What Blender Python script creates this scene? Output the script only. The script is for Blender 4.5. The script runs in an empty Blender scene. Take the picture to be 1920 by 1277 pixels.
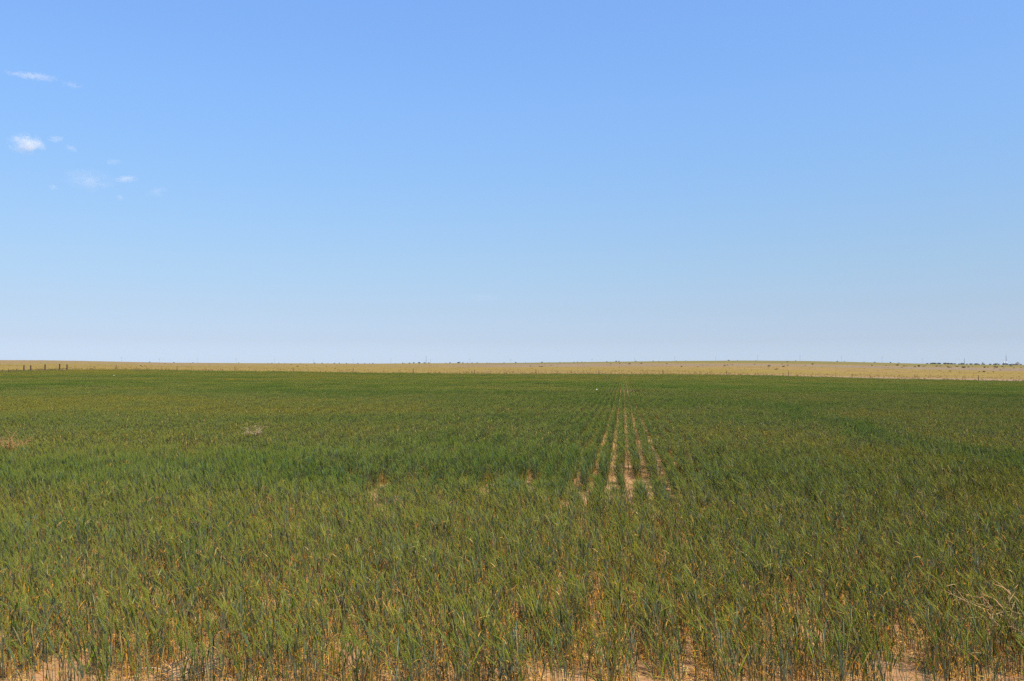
import bpy, math, random
import numpy as np
from mathutils import Vector, Matrix

R = math.radians
scene = bpy.context.scene
COL = scene.collection
rng = np.random.default_rng(11)
random.seed(5)

# ------------------------------------------------------------------ camera figures
F, CX, CY, HY, H = 1663.0, 960.0, 638.5, 705.0, 1.6      # focal (px of a 1920 frame), centre, horizon row, eye height
SUN_EL, SUN_AZ = 58.0, 143.0                              # azimuth clockwise from the view axis (+Y)

# ------------------------------------------------------------------ noise
def vnoise(x, y, seed=0):
    x = np.asarray(x, float); y = np.asarray(y, float)
    xi = np.floor(x).astype(np.int64); yi = np.floor(y).astype(np.int64)
    fx = x - xi; fy = y - yi
    fx = fx * fx * (3 - 2 * fx); fy = fy * fy * (3 - 2 * fy)
    def h(a, b):
        n = (a * 374761393 + b * 668265263 + seed * 974634777) & 0xffffffff
        n = ((n ^ (n >> 13)) * 1274126177) & 0xffffffff
        n = n ^ (n >> 16)
        return (n & 0xffff) / 65535.0
    return (h(xi, yi) * (1 - fx) + h(xi + 1, yi) * fx) * (1 - fy) + (h(xi, yi + 1) * (1 - fx) + h(xi + 1, yi + 1) * fx) * fy

def fnoise(x, y, seed=0, o=3):
    s = 0; a = .5; t = 0
    for k in range(o):
        s = s + a * vnoise(np.asarray(x) * 2 ** k, np.asarray(y) * 2 ** k, seed + k * 7); t += a; a *= .5
    return s / t

def sstep(a, b, x):
    t = np.clip((np.asarray(x, float) - a) / (b - a), 0, 1)
    return t * t * (3 - 2 * t)

# ------------------------------------------------------------------ terrain height
EX = [0, 60, 130, 220, 320, 460, 600, 760, 1000, 1240, 1450, 1600, 1800, 1920]
EY = [696, 694, 692, 692, 693.5, 695.5, 697, 699, 700.5, 701, 703.5, 708, 712, 714.5]   # far edge of the wheat, top
SX = [0, 80, 160, 320, 480, 700, 780, 960, 1150, 1280, 1400, 1520, 1600, 1740, 1820, 1920]
SY = [675.2, 675.5, 676.8, 680, 681, 681.8, 681.2, 680.5, 678.2, 676.8, 676, 677, 678.6, 682.2, 683.5, 684.5]
D0, D1 = 200.0, 1100.0
WH = 0.36
def tz(X, Y):
    X = np.asarray(X, float); Y = np.asarray(Y, float)
    az = np.clip(np.arctan2(X, Y), -R(38), R(38))
    r = np.hypot(X, Y)
    D = r * np.cos(az)
    px = CX + F * np.tan(az)
    ey = np.interp(px, EX, EY) + WH * F / D0
    sy = np.interp(px, SX, SY)
    z0 = H - (ey - HY) * D0 / F
    near = z0 * np.clip((D - 12) / (D0 - 12), 0, 1) ** 1.5
    t = np.clip((D - D0) / (D1 - D0), 0, 1)
    g = 1 - (1 - t) ** 1.7
    yy = ey + (sy - ey) * g
    mid = H - (yy - HY) * D / F
    back = sstep(D1, 1700, D)
    yb = sy + (5.0 + 10 * sstep(1700, 6000, D)) * back
    far = H - (yb - HY) * D / F
    z = np.where(D < D0, near, np.where(D < D1, mid, far))
    return z + 0.02 * (fnoise(X * .9, Y * .9, 3) - .5) * (D < 60)

def place(px, D):                       # ground point under column px at depth D
    X = (px - CX) / F * D
    return X, D, float(tz(X, D))

def solve_depth(px, row, lift=0.0, lo=4.0, hi=1090.0):   # depth where ground + lift appears at that row
    ds = np.exp(np.linspace(np.log(lo), np.log(hi), 1500))
    X = (px - CX) / F * ds
    rows = HY - (tz(X, ds) + lift - H) / ds * F
    k = np.argmax(rows <= row)
    return float(ds[k]) if rows[k] <= row else hi

# ------------------------------------------------------------------ materials
def mat(name):
    m = bpy.data.materials.new(name); m.use_nodes = True
    nt = m.node_tree
    return m, nt, nt.nodes['Principled BSDF'], nt.nodes['Material Output']

def plant_mat(name, transl=0.3, rough=0.45, spec=0.35, crop=False):
    m, nt, p, out = mat(name)
    a = nt.nodes.new('ShaderNodeAttribute'); a.attribute_name = 'tint'
    col = a.outputs['Color']
    if crop:
        v = nt.nodes.new('ShaderNodeAttribute'); v.attribute_name = 'vigor'; v.attribute_type = 'INSTANCER'
        mr = nt.nodes.new('ShaderNodeMapRange'); mr.inputs['From Min'].default_value = -1
        nt.links.new(v.outputs['Fac'], mr.inputs['Value'])
        cr = nt.nodes.new('ShaderNodeValToRGB')
        e = cr.color_ramp.elements
        e[0].position = 0; e[0].color = (1.34, 1.08, .80, 1)
        e[1].position = 1; e[1].color = (.66, .86, .70, 1)
        k = e.new(.5); k.color = (1, 1, 1, 1)
        nt.links.new(mr.outputs['Result'], cr.inputs['Fac'])
        mx = nt.nodes.new('ShaderNodeMix'); mx.data_type = 'RGBA'; mx.blend_type = 'MULTIPLY'
        mx.inputs['Factor'].default_value = 1
        nt.links.new(col, mx.inputs['A']); nt.links.new(cr.outputs['Color'], mx.inputs['B'])
        col = mx.outputs['Result']
    nt.links.new(col, p.inputs['Base Color'])
    p.inputs['Roughness'].default_value = rough
    p.inputs['Specular IOR Level'].default_value = spec
    if transl:
        tr = nt.nodes.new('ShaderNodeBsdfTranslucent'); nt.links.new(col, tr.inputs['Color'])
        ms = nt.nodes.new('ShaderNodeMixShader'); ms.inputs['Fac'].default_value = transl
        nt.links.new(p.outputs[0], ms.inputs[1]); nt.links.new(tr.outputs[0], ms.inputs[2])
        nt.links.new(ms.outputs[0], out.inputs['Surface'])
    return m

def plain_mat(name, c1, c2, scale, rough=.8, spec=.2, stretch=(1, 1, 1), bump=0.0, coord='Object'):
    m, nt, p, out = mat(name)
    tc = nt.nodes.new('ShaderNodeTexCoord')
    mp = nt.nodes.new('ShaderNodeMapping'); mp.inputs['Scale'].default_value = stretch
    nz = nt.nodes.new('ShaderNodeTexNoise'); nz.inputs['Scale'].default_value = scale; nz.inputs['Detail'].default_value = 5
    cr = nt.nodes.new('ShaderNodeValToRGB')
    cr.color_ramp.elements[0].position = .3; cr.color_ramp.elements[1].position = .7
    cr.color_ramp.elements[0].color = (*c1, 1); cr.color_ramp.elements[1].color = (*c2, 1)
    nt.links.new(tc.outputs[coord], mp.inputs['Vector']); nt.links.new(mp.outputs[0], nz.inputs['Vector'])
    nt.links.new(nz.outputs['Fac'], cr.inputs['Fac']); nt.links.new(cr.outputs['Color'], p.inputs['Base Color'])
    p.inputs['Roughness'].default_value = rough; p.inputs['Specular IOR Level'].default_value = spec
    if bump:
        b = nt.nodes.new('ShaderNodeBump'); b.inputs['Strength'].default_value = bump; b.inputs['Distance'].default_value = .02
        nt.links.new(nz.outputs['Fac'], b.inputs['Height']); nt.links.new(b.outputs[0], p.inputs['Normal'])
    return m

M_CROP = plant_mat('wheat_leaf_and_stalk', .08, .6, .05, crop=True)
M_PLANT = plant_mat('wheat_plant_skin', .08, .6, .05)
M_DRY = plant_mat('dry_plant', .15, .7, .15)
M_SHRUB = plant_mat('shrub_leaf', .15, .8, .1)
M_WOOD = plain_mat('weathered_wood', (.035, .022, .015), (.09, .06, .045), 6, stretch=(1, 1, .15), bump=.4)
M_POLE = plain_mat('pole_wood', (.10, .085, .08), (.16, .14, .13), 3, stretch=(1, 1, .1))
M_STEEL = plain_mat('rusty_steel', (.10, .05, .03), (.18, .10, .06), 20, .6, .4)
M_WHITE = plain_mat('white_paint', (.74, .74, .74), (.82, .82, .81), 1.5, .45, .4)
M_DARKSTEEL = plain_mat('dark_steel', (.06, .06, .065), (.10, .10, .105), 4, .6, .4)
M_SCRAP = plain_mat('white_plastic', (.50, .51, .44), (.62, .62, .54), 12, .4, .4)

# ------------------------------------------------------------------ mesh collector
class G:
    def __init__(s): s.v = []; s.f = []; s.c = []
    def add(s, vs, fs, cs):
        o = len(s.v); s.v += [tuple(p) for p in vs]; s.c += [tuple(c) for c in cs]
        s.f += [tuple(i + o for i in f) for f in fs]
    def merge(s, g, M=None):
        o = len(s.v)
        s.v += [tuple(M @ Vector(p)) for p in g.v] if M is not None else g.v
        s.c += g.c; s.f += [tuple(i + o for i in f) for f in g.f]
    def mesh(s, name, m, smooth=True):
        me = bpy.data.meshes.new(name)
        me.from_pydata(s.v, [], s.f)
        if s.c:
            at = me.color_attributes.new('tint', 'FLOAT_COLOR', 'POINT')
            a = np.ones((len(s.v), 4), np.float32); a[:, :3] = np.array(s.c, np.float32).reshape(-1, 3)
            at.data.foreach_set('color', a.ravel())
        if smooth: me.polygons.foreach_set('use_smooth', [True] * len(me.polygons))
        me.materials.append(m); me.update()
        return me

def link(name, data, parent=None, loc=(0, 0, 0), col=None):
    o = bpy.data.objects.new(name, data); (col or COL).objects.link(o)
    o.location = loc
    if parent: o.parent = parent
    return o

def tag(o, label=None, cat=None, group=None, kind=None):
    if label: o['label'] = label
    if cat: o['category'] = cat
    if group: o['group'] = group
    if kind: o['kind'] = kind
    return o

def copy_tree(o, parent=None):
    c = o.copy(); COL.objects.link(c)
    if parent: c.parent = parent
    for ch in list(o.children): copy_tree(ch, c)
    return c

V = Vector
def perp(d):
    d = d.normalized(); a = V((0, 0, 1)) if abs(d.z) < .9 else V((1, 0, 0))
    u = d.cross(a).normalized(); return u, d.cross(u).normalized()

def tube(g, pts, rad, n, c0, c1, cap=True):
    vs = []; fs = []; cs = []; m = len(pts)
    for i, p in enumerate(pts):
        d = (pts[min(i + 1, m - 1)] - pts[max(i - 1, 0)])
        u, w = perp(d)
        t = i / (m - 1)
        c = [c0[k] * (1 - t) + c1[k] * t for k in range(3)]
        for j in range(n):
            a = 2 * math.pi * j / n
            vs.append(p + (u * math.cos(a) + w * math.sin(a)) * rad[i]); cs.append(c)
    for i in range(m - 1):
        for j in range(n):
            k = (j + 1) % n
            fs.append((i * n + j, i * n + k, (i + 1) * n + k, (i + 1) * n + j))
    if cap: fs.append(tuple(range((m - 1) * n, m * n))); fs.append(tuple(range(n - 1, -1, -1)))
    g.add(vs, fs, cs)

def ribbon(g, pts, wid, side, cols):
    vs = []; fs = []; cs = []
    for i, p in enumerate(pts):
        s = side[i] if isinstance(side, list) else side
        vs += [p - s * wid[i] * .5, p + s * wid[i] * .5]; cs += [cols[i], cols[i]]
    for i in range(len(pts) - 1):
        fs.append((2 * i, 2 * i + 1, 2 * i + 3, 2 * i + 2))
    g.add(vs, fs, cs)

# ------------------------------------------------------------------ the wheat
U = random.uniform
def jit(c, s=.18):
    k = 1 + U(-s, s); return (c[0] * k * (1 + U(-s, s) * .5), c[1] * k, c[2] * k * (1 + U(-s, s) * .6))
GREEN = (.041, .072, .005); YGREEN = (.142, .140, .006); BLUE = (.074, .096, .050); PALE = (.22, .23, .11)
EARC = (.140, .160, .030); AWN = (.180, .180, .018)
ORANGE = (.42, .205, .020); TAN = (.50, .285, .055); STRAW = (.50, .36, .12); RUST = (.30, .11, .025)

def curve(base, h, lean, bend, n):
    pts = []
    for i in range(n + 1):
        t = i / n
        off = lean * (h * (t * .35 + t ** 2.4 * .65)) * bend
        pts.append(base + V((off.x, off.y, h * t * (1 - .12 * bend * t))))
    return pts

def tiller(base, lod, h=None, dry=False, ear=True, dead_more=0.0):
    """returns lists of G: stalks, leaves, ears"""
    h = h or U(.22, .35)
    la = math.pi + U(-.9, .9) if random.random() < .8 else U(0, 6.28)
    lean = V((math.cos(la), math.sin(la), 0))
    bend = abs(random.gauss(.13, .12))
    n = (7, 4, 2)[lod]
    pts = curve(base, h, lean, bend, n)
    st = G(); ea = G(); leaves = []
    w = (1, 1.35, 2.4)[lod]
    sc0 = jit(STRAW if dry else (TAN if random.random() < .45 else BLUE)); sc1 = jit(STRAW if dry or random.random() < .05 else (.092, .116, .076))
    if random.random() < .07 and not dry: sc1 = jit(PALE)
    r0 = U(.0013, .0022) * w
    tube(st, pts, [r0 * (1 - .35 * i / n) for i in range(n + 1)], (5, 3, 3)[lod], sc0, sc1, cap=False)
    # leaves
    nl = (random.choice((4, 4, 5)), random.choice((3, 4)), 3)[lod]
    for k in range(nl):
        t = (k + .25 + U(-.15, .25)) / nl
        t = min(max(t, .03), .93)
        i = t * n; a = int(i); p0 = pts[a].lerp(pts[min(a + 1, n)], i - a)
        dead = dry or random.random() < (.94 + dead_more - 1.02 * t)
        ang = U(0, 6.28); out = V((math.cos(ang), math.sin(ang), 0)) + lean * .2
        if lod: out.x *= .38
        else: out.x *= .7
        out.normalize()
        L = U(.045, .095) if dead else U(.062, .135)
        if dead:
            c = jit(random.choice((ORANGE, ORANGE, TAN, TAN, STRAW if random.random() < .4 else ORANGE, RUST)), .30); up = U(.3, 2.6); droop = U(.6, 2.2); wd = U(.0028, .0050)
        else:
            c = jit(random.choice((GREEN, GREEN, GREEN, YGREEN, YGREEN if t > .5 else GREEN, BLUE, BLUE, (.18, .19, .07))), .38); up = U(2.0, 4.5); droop = U(.1, .9); wd = U(.0036, .0062)
        wd *= w
        if lod and random.random() < .10: L *= 1.35; droop += .9
        m = (5, 3, 2)[lod]
        d = (out + V((0, 0, up))).normalized()
        q = [p0]; dd = d.copy()
        for s_ in range(m):
            dd = (dd + (out * .25 + V((0, 0, -1))) * droop / m * .6).normalized()
            q.append(q[-1] + dd * L / m)
            if q[-1].z < .004: q[-1].z = .004
        side = d.cross(V((U(-.3, .3), U(-.3, .3), 1))).normalized()
        tw = U(-1.6, 1.6)
        sides = [(Matrix.Rotation(tw * s_ / m, 3, d) @ side) for s_ in range(m + 1)]
        tipc = jit(random.choice((ORANGE, TAN)), .15) if (not dead and random.random() < .22) else c
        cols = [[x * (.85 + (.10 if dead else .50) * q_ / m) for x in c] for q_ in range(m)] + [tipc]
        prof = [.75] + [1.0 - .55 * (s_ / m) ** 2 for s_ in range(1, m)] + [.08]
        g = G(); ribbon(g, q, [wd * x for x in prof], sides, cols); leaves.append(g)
    if ear:
        ax = (pts[-1] - pts[-2]).normalized()
        ax = (ax + V((-1, 0, 0)) * max(0, random.gauss(.20, .20)) * (1, .4, .4)[lod] + lean * bend * U(.2, .8)).normalized()
        L = U(.050, .074); ec = jit(STRAW if dry else EARC, .2); ec = [x * (1.12 if lod == 0 else 1) for x in ec]; ac = jit(STRAW if dry else AWN, .25)
        u, v_ = perp(ax)
        bow = lean * .25 * bend - V((0, 0, .35 * bend))
        def P(t): return pts[-1] + ax * (L * t) + bow * (L * t * t)
        tips = []
        if lod == 0:
            N = 7
            for i in range(2 * N):
                t = i / (2 * N); s = 1 if i % 2 else -1
                c0 = P(t) + u * s * .0019 * (1 - .4 * t)
                dirx = (ax + u * s * .30 + v_ * U(-.12, .12)).normalized()
                l = L * .20; rr = .0034 * (1 - .45 * t) * (1.0 if t > .05 else .7)
                a1 = c0 + dirx * l * .4; tip = c0 + dirx * l
                vs = [c0] + [a1 + (u * math.cos(q) + v_ * math.sin(q)) * rr for q in (0, 1.57, 3.14, 4.71)] + [tip]
                cc = jit(ec, .12)
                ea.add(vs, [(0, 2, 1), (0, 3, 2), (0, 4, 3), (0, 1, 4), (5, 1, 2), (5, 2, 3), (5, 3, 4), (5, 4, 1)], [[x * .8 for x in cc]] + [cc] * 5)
                tips.append((tip, s, t)) if random.random() < .6 else None
        else:
            nr = (0, 4, 3)[lod]
            rr = [.0026, .0050, .0046, .0036, .0012] if lod == 1 else [.004, .008, .006, .0015]
            tube(ea, [P(i / nr) for i in range(nr + 1)], [x * (1 if lod == 1 else 1.1) for x in rr[:nr + 1]], (0, 4, 3)[lod], ec, ec)
            na = (0, 5, 4)[lod]
            tips = [(P(U(.25, 1)), random.choice((-1, 1)), U(.2, 1)) for _ in range(na)]
        aw = (.0013, .0020, .0040)[lod]
        for tip, s, t in tips:
            al = U(.036, .060) * (1.05 - .35 * t)
            ad = (ax + u * s * U(.10, .34) + v_ * U(-.22, .22) + bow * .4).normalized()
            sd = perp(ad)[0] * math.cos(U(0, 3)) + perp(ad)[1] * U(-1, 1)
            sd.normalize()
            e = tip + ad * al
            ea.add([tip - sd * aw * .5, tip + sd * aw * .5, e], [(0, 1, 2)], [ac] * 3)
    return st, leaves, ea

def litter(g, x0, x1, y0, y1, n):
    for _ in range(n):
        p = V((U(x0, x1), U(y0, y1), U(.003, .012))); a = U(0, 6.28); L = U(.02, .09)
        d = V((math.cos(a), math.sin(a), U(-.05, .12))) * L
        s = V((-math.sin(a), math.cos(a), U(-.3, .3))) * 1
        c = jit(random.choice((ORANGE, TAN, STRAW, STRAW, (.46, .40, .10))), .3)
        ribbon(g, [p, p + d * .5 + V((0, 0, U(0, .008))), p + d], [U(.002, .005)] * 2 + [.001], s, [c] * 3)

VAR = bpy.data.collections.new('wheat_row_variants')          # sources of the crop's geometry nodes, not in the scene
VL, VN, VM, VF = 16, 30, 12, 7
for k in range(VN):
    g = G()
    y = U(0, .03)
    while y < .40:
        bx, by = (random.gauss(0, .055 if k < VL else .020) if random.random() < (.78 if k < VL else .96) else U(-.125, .125)), y
        for _ in range(random.choice((1, 1, 2))):
            s, l, e = tiller(V((bx + random.gauss(0, .008), by + random.gauss(0, .008), 0)), 0, h=U(.21, .37) if random.random() < .72 else U(.12, .22), ear=random.random() < .5, dead_more=.13 if k < VL else 0)
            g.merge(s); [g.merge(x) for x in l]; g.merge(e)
        y += U(.0042, .0140) if k < VL else U(.003, .0115)
    litter(g, -.135, .135, 0, .4, 130 if k < VL else 80)
    link('a%03d' % k, g.mesh('wheat_row_near', M_CROP), col=VAR)
for k in range(VM):
    g = G(); y = 0
    while y < 1.0:
        bx = random.gauss(0, .017) if random.random() < .95 else U(-.125, .125)
        s, l, e = tiller(V((bx, y, 0)), 1, h=U(.21, .37) if random.random() < .72 else U(.12, .22), ear=random.random() < .55, dry=random.random() < .012)
        g.merge(s); [g.merge(x) for x in l]; g.merge(e)
        y += U(.004, .013)
    litter(g, -.135, .135, 0, 1, 260)
    link('b%03d' % k, g.mesh('wheat_row_middle', M_CROP), col=VAR)
SP = .25
for k in range(VF):
    g = G()
    for r in range(6):
        y = 0
        while y < 3.0:
            s, l, e = tiller(V((SP * (r - 2.5) + random.gauss(0, .016), y, 0)), 2, ear=random.random() < .6, dry=random.random() < .012)
            g.merge(s); [g.merge(x) for x in l]; g.merge(e)
            y += U(.010, .028)
    litter(g, -.75, .75, 0, 3, 500)
    link('c%03d' % k, g.mesh('wheat_rows_far', M_CROP), col=VAR)

TH = math.atan2(1168 - CX, F)                                 # rows run towards x = 1168 px
RU = np.array([math.sin(TH), math.cos(TH)]); RV = np.array([math.cos(TH), -math.sin(TH)])
def to_xy(u, v): return u * RU[0] + v * RV[0], u * RU[1] + v * RV[1]

def vigor(x, y):
    d = np.hypot(x, y)
    n = fnoise(x * .10 + 9, y * .055, 21, 4) * 1.0 + fnoise(x * .5, y * .35, 5, 3) * .7
    v = (n / 1.7 - .5) * 2.6
    strip = np.exp(-((x - (5.2 + .16 * y + .35 * np.sin(y * .6))) / (.30 + .016 * y)) ** 2) * sstep(9, 14, y) * (1 - sstep(32, 45, y))
    v = v + .8 * strip
    v = v + .55 * np.exp(-((y - 12.5 - .08 * x) / 2.0) ** 2) * (x < 1.5) - .45 * np.exp(-((y - 9.0) / 1.3) ** 2)
    v = v - .75 * np.exp(-((y - 36 + .1 * x) / 10) ** 2) * sstep(8, -12, x)
    v = v - .30 * np.exp(-((y - 30) / 7) ** 2) * sstep(8, 16, x)
    v = v + .75 * np.exp(-((y - 72) / 20) ** 2)
    v = v - .12 * sstep(100, 140, y)
    v = v - .45 * (1 - sstep(5.0, 9.5, d))
    st = fnoise(x * .022 + 5, y * .16, 91, 3); v = v - 1.5 * sstep(.56, .66, st) * sstep(55, 80, y) * sstep(-.9, .3, x / (y + 1) + .35) * .8 + .5 * sstep(.55, .7, fnoise(x * .02, y * .11, 95, 3)) * sstep(30, 60, y)
    v = v + .16 * sstep(6, 9, d) - .16 * sstep(22, 40, d) + .9 * (fnoise(x * .06 + 31, y * .16, 63, 3) - .5) * sstep(14, 30, d)
    return np.clip(v, -1, 1)

def cover(x, y):
    """chance that wheat stands here"""
    d = np.hypot(x, y)
    n = fnoise(x * .8 + 3, y * .5, 31, 3)
    c = .985 - .04 * (1 - sstep(4.6, 6.4, d)) - .45 * sstep(.64, .76, n) * sstep(5.2, 6.2, d) * (1 - sstep(6.5, 12, d)) - .38 * sstep(.58, .70, fnoise(x * 4.5 + 8, y * 3.4, 33, 2)) * (1 - sstep(5.0, 6.4, d))
    bare = np.exp(-(((x - 1.78) / .20) ** 2 + ((y - 12.5) / 1.3) ** 2)) * 1.25
    bare = bare + 1.2 * np.exp(-((y - 11.4 - .06 * x) / .95) ** 2) * sstep(-2.7, -2.0, x) * (1 - sstep(1.5, 2.2, x)) * sstep(.46, .56, vnoise(x * 4.4 + 2, y * .4, 13))
    bare = bare + .30 * np.exp(-(((x + .75) / .25) ** 2 + ((y - 4.78) / .15) ** 2)) + .35 * np.exp(-(((x - .72) / .10) ** 2 + ((y - 6.6) / .35) ** 2))
    c = c - bare * 1.2
    far = fnoise(x * .035, y * .10, 77, 3)
    c = c - sstep(.62, .72, far) * sstep(80, 100, y) * .75 * sstep(-10, 30, x)
    return np.clip(c, 0, 1)

def edge_depth(x, y): return D0 * np.ones_like(x)

IND0, IND1 = 4.15, 4.90               # this nearest band is built as individual plants
pts, idx, rot, scl, vig = [], [], [], [], []
def rows_in(vmin, vmax):
    k0 = math.floor((vmin - .222) / SP); k1 = math.ceil((vmax - .222) / SP)
    return [.222 + SP * k for k in range(k0, k1 + 1)]
def band(u0, u1, step, d0, d1, lo, hi, base_scale=1.0):
    vs = rows_in(-d1 * .95, d1 * .72)
    us = np.arange(u0, u1, step)
    uu, vv = np.meshgrid(us, vs, indexing='ij'); uu = uu + rng.uniform(-.3, .3, vv.shape) * step
    uu = uu.ravel(); vv = vv.ravel() + rng.normal(0, .012, uu.size)
    x, y = to_xy(uu, vv)
    return x, y
def commit(x, y, lo, hi, keep, zs=(.85, 1.15), yaw=.03, xs=(.92, 1.1)):
    x = x[keep]; y = y[keep]
    n = x.size; z = tz(x, y); vg = vigor(x, y)
    low = np.exp(-((y - 11.4 - .06 * x) / .95) ** 2) * sstep(-3.2, -2.4, x) * (1 - sstep(1.2, 2.0, x)) + np.exp(-(((x - 1.9) / .45) ** 2 + ((y - 12.3) / 1.4) ** 2))
    pts.append(np.stack([x, y, z], 1)); idx.append(rng.integers(lo, hi, n))
    r = np.zeros((n, 3)); r[:, 2] = -TH + rng.normal(0, yaw, n); rot.append(r)
    hs = rng.uniform(zs[0], zs[1], n) * (1 + .12 * vg) * (1 - .38 * np.clip(low, 0, 1))
    scl.append(np.stack([rng.uniform(xs[0], xs[1], n), np.ones(n), hs], 1)); vig.append(np.clip(vg + rng.normal(0, .16, n), -1, 1))
FOV = .71
used = set()
cand = []
for v in rows_in(-5, 4):
    u = 3.6
    while u < 5.6:
        x, y = to_xy(u, v + random.gauss(0, .05))
        if IND0 < y < IND1 and abs(x) < FOV * y * .90 and random.random() < float(cover(x, y)): cand.append((x, y))
        u += U(.013, .032)
cand.sort(key=lambda c: c[1]); print('front plants', len(cand)); IND1 = cand[300][1] if len(cand) > 300 else IND1; cand = cand[:300]
D_NEAR, D_MID = 15.5, 60.0
x, y = band(2.6, 21, .36, 0, 21, 0, 0)
d = y
ok = (d > IND1 - .12) & (d < D_NEAR) & (np.abs(x) < FOV * d + 1.0) & (rng.random(x.size) < cover(x, y))
loose = d < 9.9 + rng.uniform(-.6, .6, x.size)
commit(x, y, 0, VL, ok & loose, yaw=.06); commit(x, y, VL, VN, ok & ~loose)
x, y = band(14, 66, .92, 0, 66, 0, 0)
d = y
commit(x, y, VN, VN + VM, (d >= D_NEAR) & (d < D_MID) & (np.abs(x) < FOV * d + 1) & (rng.random(x.size) < cover(x, y)), (.74, 1.04), yaw=.010)
us = np.arange(40, 240, 2.75); vs = .222 + SP * 2.5 + np.arange(-150, 112) * SP * 6
uu, vv = np.meshgrid(us, vs, indexing='ij')
uu = (uu + rng.uniform(-.5, .5, (1, vs.size)) * 2.7).ravel(); vv = vv.ravel()
x, y = to_xy(uu, vv); d = y
edge = D0 - 2.5 + 1.5 * np.sin(x * .21) + rng.uniform(-1, 1, x.size)
commit(x, y, VN + VM, VN + VM + VF, (d >= D_MID) & (d < edge) & (np.abs(x) < FOV * d + 2) & (rng.random(x.size) < cover(x, y)), (.9, 1.1), .002, (.99, 1.01))
pts = np.concatenate(pts); idx = np.concatenate(idx); rot = np.concatenate(rot); scl = np.concatenate(scl); vig = np.concatenate(vig)

me = bpy.data.meshes.new('wheat_crop_points')
me.vertices.add(len(pts)); me.vertices.foreach_set('co', pts.astype(np.float32).ravel())
for nm, ty, arr, key in (('pick', 'INT', idx.astype(np.int32), 'value'), ('turn', 'FLOAT_VECTOR', rot.astype(np.float32), 'vector'),
                         ('size', 'FLOAT_VECTOR', scl.astype(np.float32), 'vector'), ('vigor', 'FLOAT', vig.astype(np.float32), 'value')):
    a = me.attributes.new(nm, ty, 'POINT'); a.data.foreach_set(key, arr.ravel())
me.update()
crop = link('wheat_crop', me)
tag(crop, 'green bearded wheat crop filling the field up to the wire fence', 'wheat crop', kind='stuff')

def scatter_group(name, collection):
    ng = bpy.data.node_groups.new(name, 'GeometryNodeTree')
    ng.interface.new_socket('Geometry', in_out='INPUT', socket_type='NodeSocketGeometry')
    ng.interface.new_socket('Geometry', in_out='OUTPUT', socket_type='NodeSocketGeometry')
    N = ng.nodes.new; L = ng.links.new
    gi = N('NodeGroupInput'); go = N('NodeGroupOutput')
    ci = N('GeometryNodeCollectionInfo'); ci.inputs['Collection'].default_value = collection
    ci.inputs['Separate Children'].default_value = True; ci.inputs['Reset Children'].default_value = True
    ip = N('GeometryNodeInstanceOnPoints'); ip.inputs['Pick Instance'].default_value = True
    def na(nm, ty):
        n = N('GeometryNodeInputNamedAttribute'); n.data_type = ty; n.inputs['Name'].default_value = nm
        return n.outputs['Attribute']
    er = N('FunctionNodeEulerToRotation')
    L(gi.outputs[0], ip.inputs['Points']); L(ci.outputs[0], ip.inputs['Instance'])
    L(na('pick', 'INT'), ip.inputs['Instance Index']); L(na('turn', 'FLOAT_VECTOR'), er.inputs[0]); L(er.outputs[0], ip.inputs['Rotation'])
    L(na('size', 'FLOAT_VECTOR'), ip.inputs['Scale']); L(ip.outputs[0], go.inputs[0])
    return ng
crop.modifiers.new('rows', 'NODES').node_group = scatter_group('wheat_rows', VAR)
print('crop instances', len(pts))

# ------------------------------------------------------------------ individual plants along the front edge
def make_plant(nt, dry=False, hs=(.22, .35)):
    root = bpy.data.objects.new('wheat_plant', None); COL.objects.link(root); root.empty_display_size = .05
    for k in range(nt):
        b = V((random.gauss(0, .025), random.gauss(0, .025), 0)) if k else V((0, 0, 0))
        ear = k == 0 or random.random() < .7
        s, ls, e = tiller(b, 0, h=U(*hs), dry=dry, ear=ear, dead_more=.10)
        m = M_DRY if dry else M_PLANT
        link('stalk', s.mesh('stalk', m), root)
        for l in ls: link('leaf', l.mesh('leaf', m), root)
        if ear: link('ear', e.mesh('ear', m), root)
    return root
protos = [make_plant(random.choice((2, 3, 3))) for _ in range(26)]
for x, y in cand:
    k = random.randrange(len(protos))
    o = protos[k] if k not in used else copy_tree(protos[k])
    used.add(k)
    s = U(.85, 1.2)
    o.location = (x, y, float(tz(x, y)) - .003); o.rotation_euler = (0, 0, random.gauss(0, .35)); o.scale = (s, s, s * U(.9, 1.12))
    tag(o, 'green bearded wheat plant rooted in bare sand along the front edge of the field', 'wheat plant', 'wheat plants along the front edge')
for k, o in enumerate(protos):
    if k not in used:
        for c in list(o.children): bpy.data.objects.remove(c)
        bpy.data.objects.remove(o)

# ------------------------------------------------------------------ ground
az = np.concatenate([np.linspace(-180, -42, 47)[:-1], np.linspace(-42, 42, 760), np.linspace(42, 180, 47)[1:-1]])
az = np.radians(az)
rr = np.concatenate([np.linspace(.4, 24, 110)[:-1], np.geomspace(24, 198, 60)[:-1], np.geomspace(198, 1150, 170)[:-1], np.geomspace(1150, 9000, 26)])
A, RR = np.meshgrid(az, rr, indexing='ij')
X = RR * np.sin(A); Y = RR * np.cos(A); Z = tz(X, Y)
Dd = RR * np.cos(np.clip(A, -R(38), R(38)))
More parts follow.
